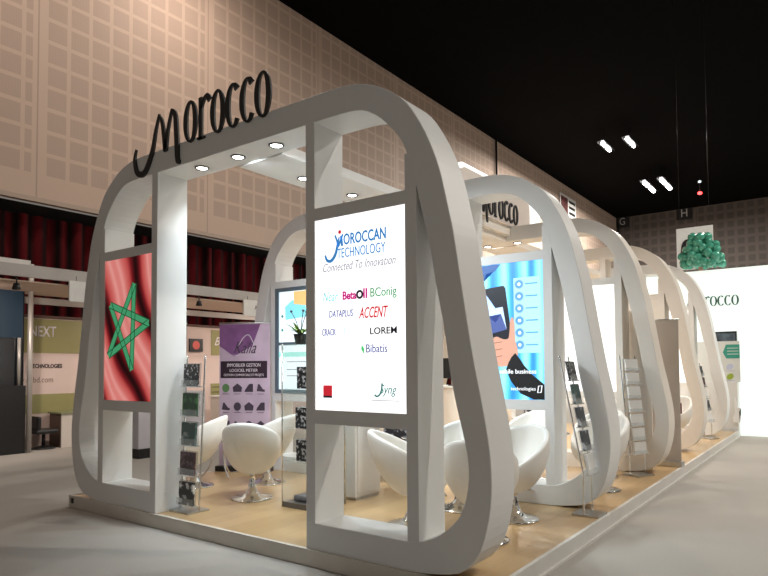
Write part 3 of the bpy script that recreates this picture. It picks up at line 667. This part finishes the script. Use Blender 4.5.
def rack(x, y, rz, label, trays, H_, lean, items, group_label, first_z=.34, wdt=.23, bhm=.25):
    """local: front faces -x; poles go straight up, then lean towards +x"""
    t = empty('brochure_rack', (x, y, PZ), label, 'brochure rack', 'chrome brochure racks', rz)
    box('base_plate', STEEL, -.12, .12, -wdt/2-.02, wdt/2+.02, 0, .018, t, bevel=.004)
    def px_(z): return 0.0 if z < first_z else lean*(z-first_z)/(H_-first_z)
    for s in (-1, 1):
        P = [(px_(z)+.01, s*(wdt/2+.012), z) for z in [.01+(H_-.01)*k/24 for k in range(25)]]
        tube('pole', CHROME, P, .008, t, 8)
    for k in range(trays):
        z0 = first_z+(H_-first_z-.02)*(k)/trays; dz = (H_-first_z)/trays
        xx = px_(z0)-.02; bm = bmesh.new()
        h = min(bhm+.01, dz*.86); tl = lean/(H_-first_z)*h
        # L-shaped clear tray, tilted back
        def tp(u, v, d): return Vector((xx+d+v/h*tl, -u, z0+v))
        prism(bm, rect(-wdt/2, 0, wdt/2, h*.28), tp, -.035, -.031); prism(bm, rect(-wdt/2, 0, wdt/2, h), tp, .0, .004); prism(bm, rect(-wdt/2, -.004, wdt/2, .0), tp, -.035, .004)
        fin(bm, 'tray', ACRYL, t)
        bm = bmesh.new(); tube_bm(bm, [(xx-.035, -wdt/2-.01, z0), (xx-.035, wdt/2+.01, z0)], .005, 6); tube_bm(bm, [(xx+.012, -wdt/2-.01, z0), (xx+.012, wdt/2+.01, z0)], .005, 6); fin(bm, 'tray_rail', CHROME, t)
        it = items[k]
        if it:
            mname, lab = it; bw = wdt*.84; bh = min(bhm, h*.98)
            bm = bmesh.new(); tl2 = lean/(H_-first_z)*bh
            prism(bm, rect(-bw/2, 0.002, bw/2, bh), lambda u, v, d: Vector((d+v/bh*tl2, -u, v)), -.027, -.004)
            M_ = Matrix.Rotation(rz, 4, 'Z'); loc = Vector((x, y, PZ)) + M_ @ Vector((xx, 0, z0))
            b_ = fin(bm, 'brochure', PR[mname], None); b_.location = loc; b_.rotation_euler = (0, 0, rz)
            tag(b_, lab, 'brochure', group_label)
    return t
def ordn(names, where):
    out = []; N = len(names); words = ['lowest', 'second from bottom', 'third from bottom', 'fourth from bottom', 'fifth from bottom', 'sixth from bottom', 'topmost']
    for i, nm in enumerate(names):
        if nm is None: out.append(None); continue
        w_ = words[i] if i < N-1 else 'topmost'
        out.append((nm[0], '%s, %s in the %s' % (nm[1], w_, where)))
    return out
rack(.28, 3.24, 0, 'chrome brochure rack beside the front doorway post, facing the aisle', 5, 1.45, .06,
     ordn([('bw', 'small black and white leaflet'), ('maroon', 'dark maroon magazines'), ('photo', 'landscape photo brochure'), ('green', 'dark green leaflet'), ('black', 'black brochure with white pictures')], 'rack by the doorway post'), 'brochures in the doorway rack', .06, .245, .215)
rack(2.26, .155, PI/2, 'leaning chrome brochure rack near the aisle in front of the second frame', 5, 1.42, .20,
     ordn([('white', 'pale leaflet'), ('grey', 'grey photo leaflet'), ('grey', 'blue-grey photo leaflet'), ('photo', 'dark landscape leaflet'), ('black', 'black leaflet')], 'leaning rack by the second frame'), 'leaflets in the leaning rack', .36, .20)
rack(4.60, .32, math.radians(65), 'slim brochure rack of blank white leaflets against the third frame', 7, 1.45, .12,
     ordn([('white', 'white leaflet')]*7, 'rack against the third frame'), 'white leaflets in the rack by the third frame', .26, .25)
rack(9.25, .27, math.radians(70), 'small far brochure rack in front of the last arch frame', 5, 1.36, .20,
     ordn([('white', 'white leaflet'), ('grey', 'grey leaflet'), ('white', 'pale leaflet'), ('maroon', 'dark red leaflet'), ('grey', 'grey photo leaflet')], 'far rack by the last frame'), 'leaflets in the far rack', .30, .22)

# ------------------------------------------------------------------ glass cabinet with its contents and plant
t = empty('glass_cabinet', (1.12, 2.44, PZ), 'tall glass display cabinet inside the front doorway, holding black boxes', 'cabinet')
hw = .21
box('base', mat('cabinet_base', (.16, .15, .14), .35, .3, noise=(5, .05)), -hw, hw, -hw, hw, 0, .05, t)
for z in (.43, .74, 1.12, 1.545): box('shelf', GLASS, -hw+.008, hw-.008, -hw+.008, hw-.008, z, z+.008, t)
for s in (-1, 1):
    box('glass_side', GLASS, -hw, hw, s*hw-.003, s*hw+.003, .05, 1.55, t)
    for q in (-1, 1): tube('corner_post', CHROME, [(s*(hw+.004), q*(hw+.004), 0.0), (s*(hw+.004), q*(hw+.004), 1.56)], .007, t, 8)
box('glass_back', GLASS, hw-.003, hw+.003, -hw, hw, .05, 1.55, t)
def small_box(x, y, z, w_, h_, mname, name, label, cat, group='black boxes in the glass cabinet'):
    o = box(name, PR[mname], x-.05, x+.05, y-w_/2, y+w_/2, z, z+h_, bevel=.003); return tag(o, label, cat, group)
small_box(1.03, 2.47, PZ+.438, .14, .20, 'black', 'product_box', 'black patterned box on the lowest glass shelf', 'box')
small_box(1.03, 2.48, PZ+.748, .14, .20, 'black', 'product_box', 'black patterned box on the middle glass shelf', 'box')
small_box(1.03, 2.46, PZ+1.128, .14, .21, 'black', 'product_box', 'black patterned box on the upper glass shelf', 'box')
o = box('folded_cloth', mat('grey_cloth', (.17, .17, .18), .8, noise=(20, .2)), .98, 1.24, 2.30, 2.58, PZ+.051, PZ+.11, bevel=.02); tag(o, 'grey folded cloth on the floor of the glass cabinet', 'cloth')
o = lathe('small_bottle', BLACK, [(.028, 0), (.03, .01), (.03, .09), (.012, .11), (.012, .15)], None, 16); o.location = (1.22, 2.42, PZ+.438); tag(o, 'small black bottle beside the box on the lowest glass shelf', 'bottle')
def leaf_bm(bm, base, az, ln, droop, w_):
    pts = []; n = 6
    for i in range(n+1):
        s = i/n; r_ = ln*s*.75; z = ln*(s*.9-droop*s*s); pts.append(Vector((base[0]+r_*math.cos(az), base[1]+r_*math.sin(az), base[2]+z)))
    sd = Vector((-math.sin(az), math.cos(az), 0)); prev = None
    for i, p in enumerate(pts):
        ww = w_*math.sin(PI*(.12+.86*i/n)); q = (bm.verts.new(p+sd*ww), bm.verts.new(p-Vector((0, 0, .1*ww))), bm.verts.new(p-sd*ww))
        if prev: bm.faces.new((prev[0], prev[1], q[1], q[0])); bm.faces.new((prev[1], prev[2], q[2], q[1]))
        prev = q
def plant(x, y, z, label, s=1.0):
    t = empty('potted_plant', (x, y, z), label, 'plant')
    lathe('pot', BLACK, [(.05*s, 0), (.065*s, .09*s), (.07*s, .10*s), (.06*s, .10*s)], t, 20)
    bm = bmesh.new()
    for k in range(26): leaf_bm(bm, (0, 0, .08*s), k*2.4, random.uniform(.13, .24)*s, random.uniform(.3, .8), .016*s)
    fin(bm, 'leaves', mat('leaf_green_fresh', (.16, .26, .05), .5, noise=(12, .4)), t, True)
    bm = bmesh.new()
    for k in range(7):
        a = k*2.1; tube_bm(bm, [(0, 0, .1*s), (.04*math.cos(a)*s, .04*math.sin(a)*s, .22*s), (.09*math.cos(a)*s, .09*math.sin(a)*s, .32*s)], .0035, 5)
        bmesh.ops.create_icosphere(bm, subdivisions=1, radius=.014*s, matrix=Matrix.Translation((.09*math.cos(a)*s, .09*math.sin(a)*s, .32*s)))
    fin(bm, 'flower_stalks', mat('dark_twig', (.02, .02, .03), .6), t, True)
plant(1.0, 2.50, PZ+1.554, 'small plant with pale green leaves on top of the glass cabinet')
plant(4.35, 1.75, PZ, 'grey-green potted plant on the floor beyond the second frame', 2.4)

# ------------------------------------------------------------------ inner furniture
t = empty('storage_unit', (1.72, 2.28, PZ), 'plain white storage unit behind the logo screen, reaching the floor', 'cabinet')
box('body', WHITE, -.22, .20, -.05, .10, .03, 2.0, t, bevel=.004); box('plinth', STEEL, -.20, .18, -.04, .09, 0, .03, t)
box('door', WHITE, -.19, .17, -.062, -.051, .06, 1.95, t, bevel=.003)
t = empty('back_counter', (5.9, 3.9, PZ), 'long white counter in the depth of the stand carrying a black monitor', 'counter')
box('body', CREAM, -.3, .3, -1.2, .6, 0, .98, t, bevel=.004); box('worktop', WHITE, -.33, .33, -1.23, .63, .98, 1.01, t, bevel=.003)
t = empty('monitor', (5.75, 3.45, PZ+1.012), 'black monitor on the long white counter, seen beyond the front frame', 'monitor')
box('stand_foot', BLACK, -.08, .08, -.14, .14, 0, .015, t); box('stand_neck', BLACK, -.02, .02, -.03, .03, .015, .12, t); box('display', BLACK, -.025, .015, -.28, .28, .12, .46, t, bevel=.004)
# black-and-white patterned roll-up low behind the chair
def rollup(x, y, rz, w_, h_, m, label, base_m=STEEL):
    t = empty('rollup_banner', (x, y, PZ), label, 'banner', None, rz)
    box('base', base_m, -.09, .09, -w_/2-.02, w_/2+.02, 0, .07, t, bevel=.01)
    sh = box('sheet', m, .0, .006, -w_/2, w_/2, .07, h_-.02, t); tube('top_rail', STEEL, [(.003, -w_/2-.005, h_-.015), (.003, w_/2+.005, h_-.015)], .012, t, 8)
    tube('support_pole', STEEL, [(.04, 0, .07), (.025, 0, h_-.02)], .008, t, 8)
    return t, sh
rollup(2.62, 2.32, 0.12, .70, 1.95, print_mat('black_photo_print', (.015, .016, .022), (.40, .42, .48), 16, .56), 'black patterned roll-up banner behind the chair under the logo screen')
t = empty('storage_door', (5.16, .37, PZ), 'cream storage door with a small lock just behind the third frame', 'door')
box('leaf', CREAM, 0, .04, -.09, .24, .0, 2.05, t, bevel=.003); box('lock', STEEL, -.03, 0, -.02, .03, 1.62, 1.70, t); box('lock', STEEL, -.03, 0, -.02, .03, 1.52, 1.56, t)
# purple roll-up
PURP = mat('purple_banner_print', (.60, .47, .59), .32, noise=(3, .12))
t, sh = rollup(2.10, 4.55, math.radians(25), .76, 1.93, PURP, 'purple roll-up banner with black text band and small pictograms', BLACK)
t.scale = (1, .92, 1)
fp = front(0, .38, 0)
flat('dark_top', mat('deep_purple_print', (.24, .10, .27), .35, noise=(4, .3)), [(.0, 1.90), (.0, 1.62), (.22, 1.48), (.50, 1.62), (.62, 1.90)], fp, sh, .001, .0015)
LB = mat('banner_black', (.03, .015, .03), .4); LW = mat('banner_white', (.75, .70, .75), .5); LD = mat('banner_dark', (.07, .05, .08), .5); LG = mat('banner_green', (.12, .25, .10), .5)
flat('black_band', LB, rect(.02, 1.20, .72, 1.42), fp, sh, .002, .003)
text('Kalia', LD, fp, .22, 1.52, .34, .15, sh, slant=.5, d=.002); flat('underline', LW, rect(.2, 1.495, .56, 1.50), fp, sh)
bm = bmesh.new(); Q = smoothpts([(.28, 1.60), (.36, 1.72), (.44, 1.76), (.50, 1.68), (.54, 1.58)], 6); ribbon(bm, Q, [.01]*len(Q), fp, .002, .004); fin(bm, 'roof_mark', LW, sh)
text('IMMOBILIER GESTION', LW, fp, .12, 1.345, .50, .045, sh); text('LOGICIEL METIER', LW, fp, .16, 1.28, .42, .04, sh); text('GESTION COMMERCIALE ET PROJETS', LW, fp, .07, 1.215, .60, .04, sh)
def icon_shape(k, u, v, s):
    if k % 4 == 0: return disc(u, v, .055*s, 18)
    if k % 4 == 1: return [(u-.07*s, v+.01*s), (u, v+.06*s), (u+.07*s, v+.01*s), (u+.05*s, v+.005*s), (u+.06*s, v-.05*s), (u-.06*s, v-.05*s), (u-.05*s, v+.005*s)]
    if k % 4 == 2: return [(u-.07*s, v-.05*s), (u-.05*s, v-.01*s), (u-.01*s, v), (u, v+.05*s), (u+.02*s, v+.05*s), (u+.025*s, v), (u+.04*s, v+.055*s), (u+.06*s, v+.05*s), (u+.06*s, v-.05*s)]
    return [(u-.06*s, v-.04*s), (u-.04*s, v+.05*s), (u-.02*s, v+.05*s), (u+.0*s, v-.01*s), (u+.06*s, v-.02*s), (u+.06*s, v-.05*s)]
for r_ in range(3):
    for c in range(4):
        flat('pictogram', LG if (r_ == 0 and c == 0) else LD, icon_shape(c+r_*3, .10+.175*c, 1.07-.24*r_, 1), fp, sh)
        flat('caption', LD, rect(.05+.175*c, .99-.24*r_, .15+.175*c, .996-.24*r_), fp, sh)
flat('foot_mark', LD, disc(.07, .42, .012, 8), fp, sh)
# plain grey roll-up between third and fourth frames
rollup(5.56, .27, 0, .50, 1.95, mat('plain_banner_back', (.56, .51, .46), .5, noise=(3, .04)), 'plain grey roll-up banner between third and fourth frames by the aisle')

# ------------------------------------------------------------------ neighbouring booths at the left
PINK = mat('pinkish_booth_panel', (.66, .52, .47), .6, noise=(2, .04)); OLV = mat('olive_booth_panel', (.30, .28, .11), .55, noise=(2, .06)); ALU = mat('aluminium_profile', (.50, .47, .44), .4, .4, noise=(6, .05))
t = empty('booth_wall', (4.0, 10.5, 0), 'pinkish neighbouring booth wall with olive green bands, behind the arches', 'booth wall')
box('panel', PINK, -2.9, 6.0, 0, .08, .0, 2.42, t)
s0 = side(-.0, 0, 0)
for r_ in ((-2.9, 1.76, -.45, 2.40), (-2.9, .62, -.45, .98), (2.28, 1.76, 2.95, 2.37), (2.28, .50, 2.95, 1.08)): flat('olive_band', OLV, rect(*r_), s0, t, .001, .012)
text('NEXT', LW, s0, -1.90, 2.07, .49, .20, t, d=.013, bold=.015); text('TECHNOLOGIES', INK, s0, -1.88, 1.47, .60, .085, t, d=.002, bold=.03); text('www.chbd.com', mat('brown_text', (.25, .16, .12), .6), s0, -2.25, 1.20, .80, .11, t, d=.002)
text('Bon', LW, s0, 2.38, 2.0, .45, .2, t, slant=.4, d=.013)
for v in (.62, .74, .86, .98): flat('band_line', mat('olive_dark', (.14, .13, .05), .6), rect(2.30, v, 2.93, v+.03), s0, t, .013, .015)
for x in (-2.9, -.45, 1.55, 4.0, 6.0): tube('upright', ALU, [(x, -.03, 0), (x, -.03, 2.5)], .025, t, 8)
bm = bmesh.new(); bbox(bm, -2.9, 6.0, -.06, .08, 2.42, 2.47); fin(bm, 'top_rail', mat('dark_wood_rail', (.10, .05, .035), .6), t)
o = empty('wall_picture', (5.8, 10.44, 1.84), 'small black picture with a red disc on the neighbouring booth wall', 'picture')
box('frame', BLACK, -.17, .20, 0, .04, 0, .30, o); flat('red_disc', mat('coral_print', (.60, .10, .08), .5), disc(.01, .15, .10), side(0), o)
for x, lab in ((1.0, 'left'), (4.4, 'middle'), (7.4, 'right')):  # spotlights added to brighten the booth wall and warm the floor
    t = empty('added_booth_spotlight', (x, 8.5, 2.78), '%s spotlight added under the front header beam to light the neighbouring booths' % lab, 'lamp')
    tube('arm', BLACK, [(0, 0, .11), (0, .0, .0)], .012, t, 6); lathe('lamp_head', BLACK, [(.05, -.10), (.065, -.09), (.04, 0)], t, 16)
    light('SPOT', 'spot_light', (0, 0, -.12), 140, (1, .86, .76), .05, (.0, .75, -.66), t, math.radians(130), .8)
# header beams of the shell scheme with hanging name plates
def header(y, x0, x1, z0, z1, label):
    t = empty('header_beam', ((x0+x1)/2, y, 0), label, 'header beam', 'white header beams over the neighbouring booths')
    box('fascia', mat('header_fascia', (.50, .47, .45), .6, noise=(3, .05)), -(x1-x0)/2, (x1-x0)/2, -.03, .03, z0, z1, t)
    for s in (-1, 1): tube('upright', ALU, [(s*(x1-x0)/2, 0, 0), (s*(x1-x0)/2, 0, z1)], .035, t, 8)
    return t
header(8.5, -1.2, 9.5, 2.89, 3.08, 'long grey-white header beam, front one over the neighbouring booths')
header(10.3, -1.2, 9.6, 2.66, 2.78, 'white header beam, rear one just above the booth wall')
t = empty('lit_fascia_sheet', (4.2, 9.4, 2.84), 'sheet for white fascia boards under the front header beam, warm light in its peach colour', 'canopy')
box('cloth', mat('peach_lit_fascia', (.62, .46, .36), .7, noise=(2, .06)), -5.3, 5.3, -.85, .85, -.02, .0, t)  # peach colour imitates warm light on white fascia boards
for (x, s_, lab) in ((2.2, 'KEY TECH', 'white hanging name plate reading KEY, over the olive booth panel'), (5.9, 'AA TECH', 'white hanging name plate over the purple banner')):
    t = empty('name_plate', (x, 8.42, 2.56), lab, 'sign', 'hanging booth name plates')
    box('plate', PAPER, -.42, .42, 0, .03, 0, .34, t); text(s_, INK, side(0), -.12, .14, .45, .09, t)
    for q in (-.3, .3): tube('cord', BLACK, [(q, .015, .34), (q, .015, .42)], .005, t, 5)
# booth desk
t = empty('booth_desk', (3.0, 10.1, 0), 'white booth desk with brown end panel below the NEXT panel', 'desk')
box('front_panel', mat('desk_white', (.66, .60, .54), .5, noise=(3, .03)), -.55, .75, -.15, -.12, 0, .62, t); box('end_panel', mat('desk_brown', (.13, .08, .06), .6, noise=(3, .05)), -.55, -.52, -.12, .3, 0, .62, t); box('top', mat('desk_olive', (.26, .27, .14), .5), -.58, .78, -.18, .32, .62, .65, t)
t = empty('booth_counter', (6.4, 9.6, 0), 'white booth counter seen through the doorway behind the chairs', 'desk')
box('body', mat('desk_white', (.66, .60, .54)), -.6, .7, -.2, .3, 0, .80, t); box('top', WHITE, -.63, .73, -.23, .33, .80, .83, t)
t = empty('office_chair', (2.2, 10.1, 0), 'dark office chair between black display tower and booth desk', 'chair')
box('seat', BLACK, -.22, .18, -.2, .2, .28, .36, t, bevel=.03); box('backrest', BLACK, -.20, -.13, -.2, .2, .36, .60, t, bevel=.03); tube('column', BLACK, [(0, 0, .05), (0, 0, .3)], .03, t)
lathe('base', BLACK, [(.2, 0), (.2, .02), (.04, .06)], t, 20)
# black display tower at the left edge
t = empty('display_tower', (1.36, 9.75, 0), 'black display tower with dark blue screen and aluminium post at the left edge', 'display tower')
box('cabinet', BLACK, -.62, .36, 0, .35, 0, 1.17, t); box('back_board', mat('dark_glossy', (.01, .012, .016), .15), -.62, .36, .1, .2, 1.17, 3.0, t)
flat('screen', emis('night_blue_screen', (.008, .022, .038), .6), rect(-.6, 2.0, .33, 2.85), side(.1), t, .002, .02)
tube('aluminium_post', ALU, [(.42, 0, 0), (.42, 0, 3.30)], .045, t, 10); tube('aluminium_post', ALU, [(.26, .05, 1.17), (.26, .05, 2.0)], .03, t, 8)
box('top_sign', PAPER, -.62, .40, -.02, .02, 3.08, 3.36, t); text('EXPO', mat('sign_ink_grey', (.2, .2, .2), .6), side(-.02), -.1, 3.15, .42, .13, t)
# pale panel seen through the lower left opening
t = empty('leaflet_counter', (2.9, 7.6, 0), 'pale lavender counter with black plinth seen through the lower left opening', 'counter')
box('body', mat('lavender_panel', (.62, .61, .66), .5, noise=(3, .03)), -.5, .8, -.2, .2, .16, 1.05, t); box('plinth', BLACK, -.48, .78, -.18, .18, 0, .16, t)
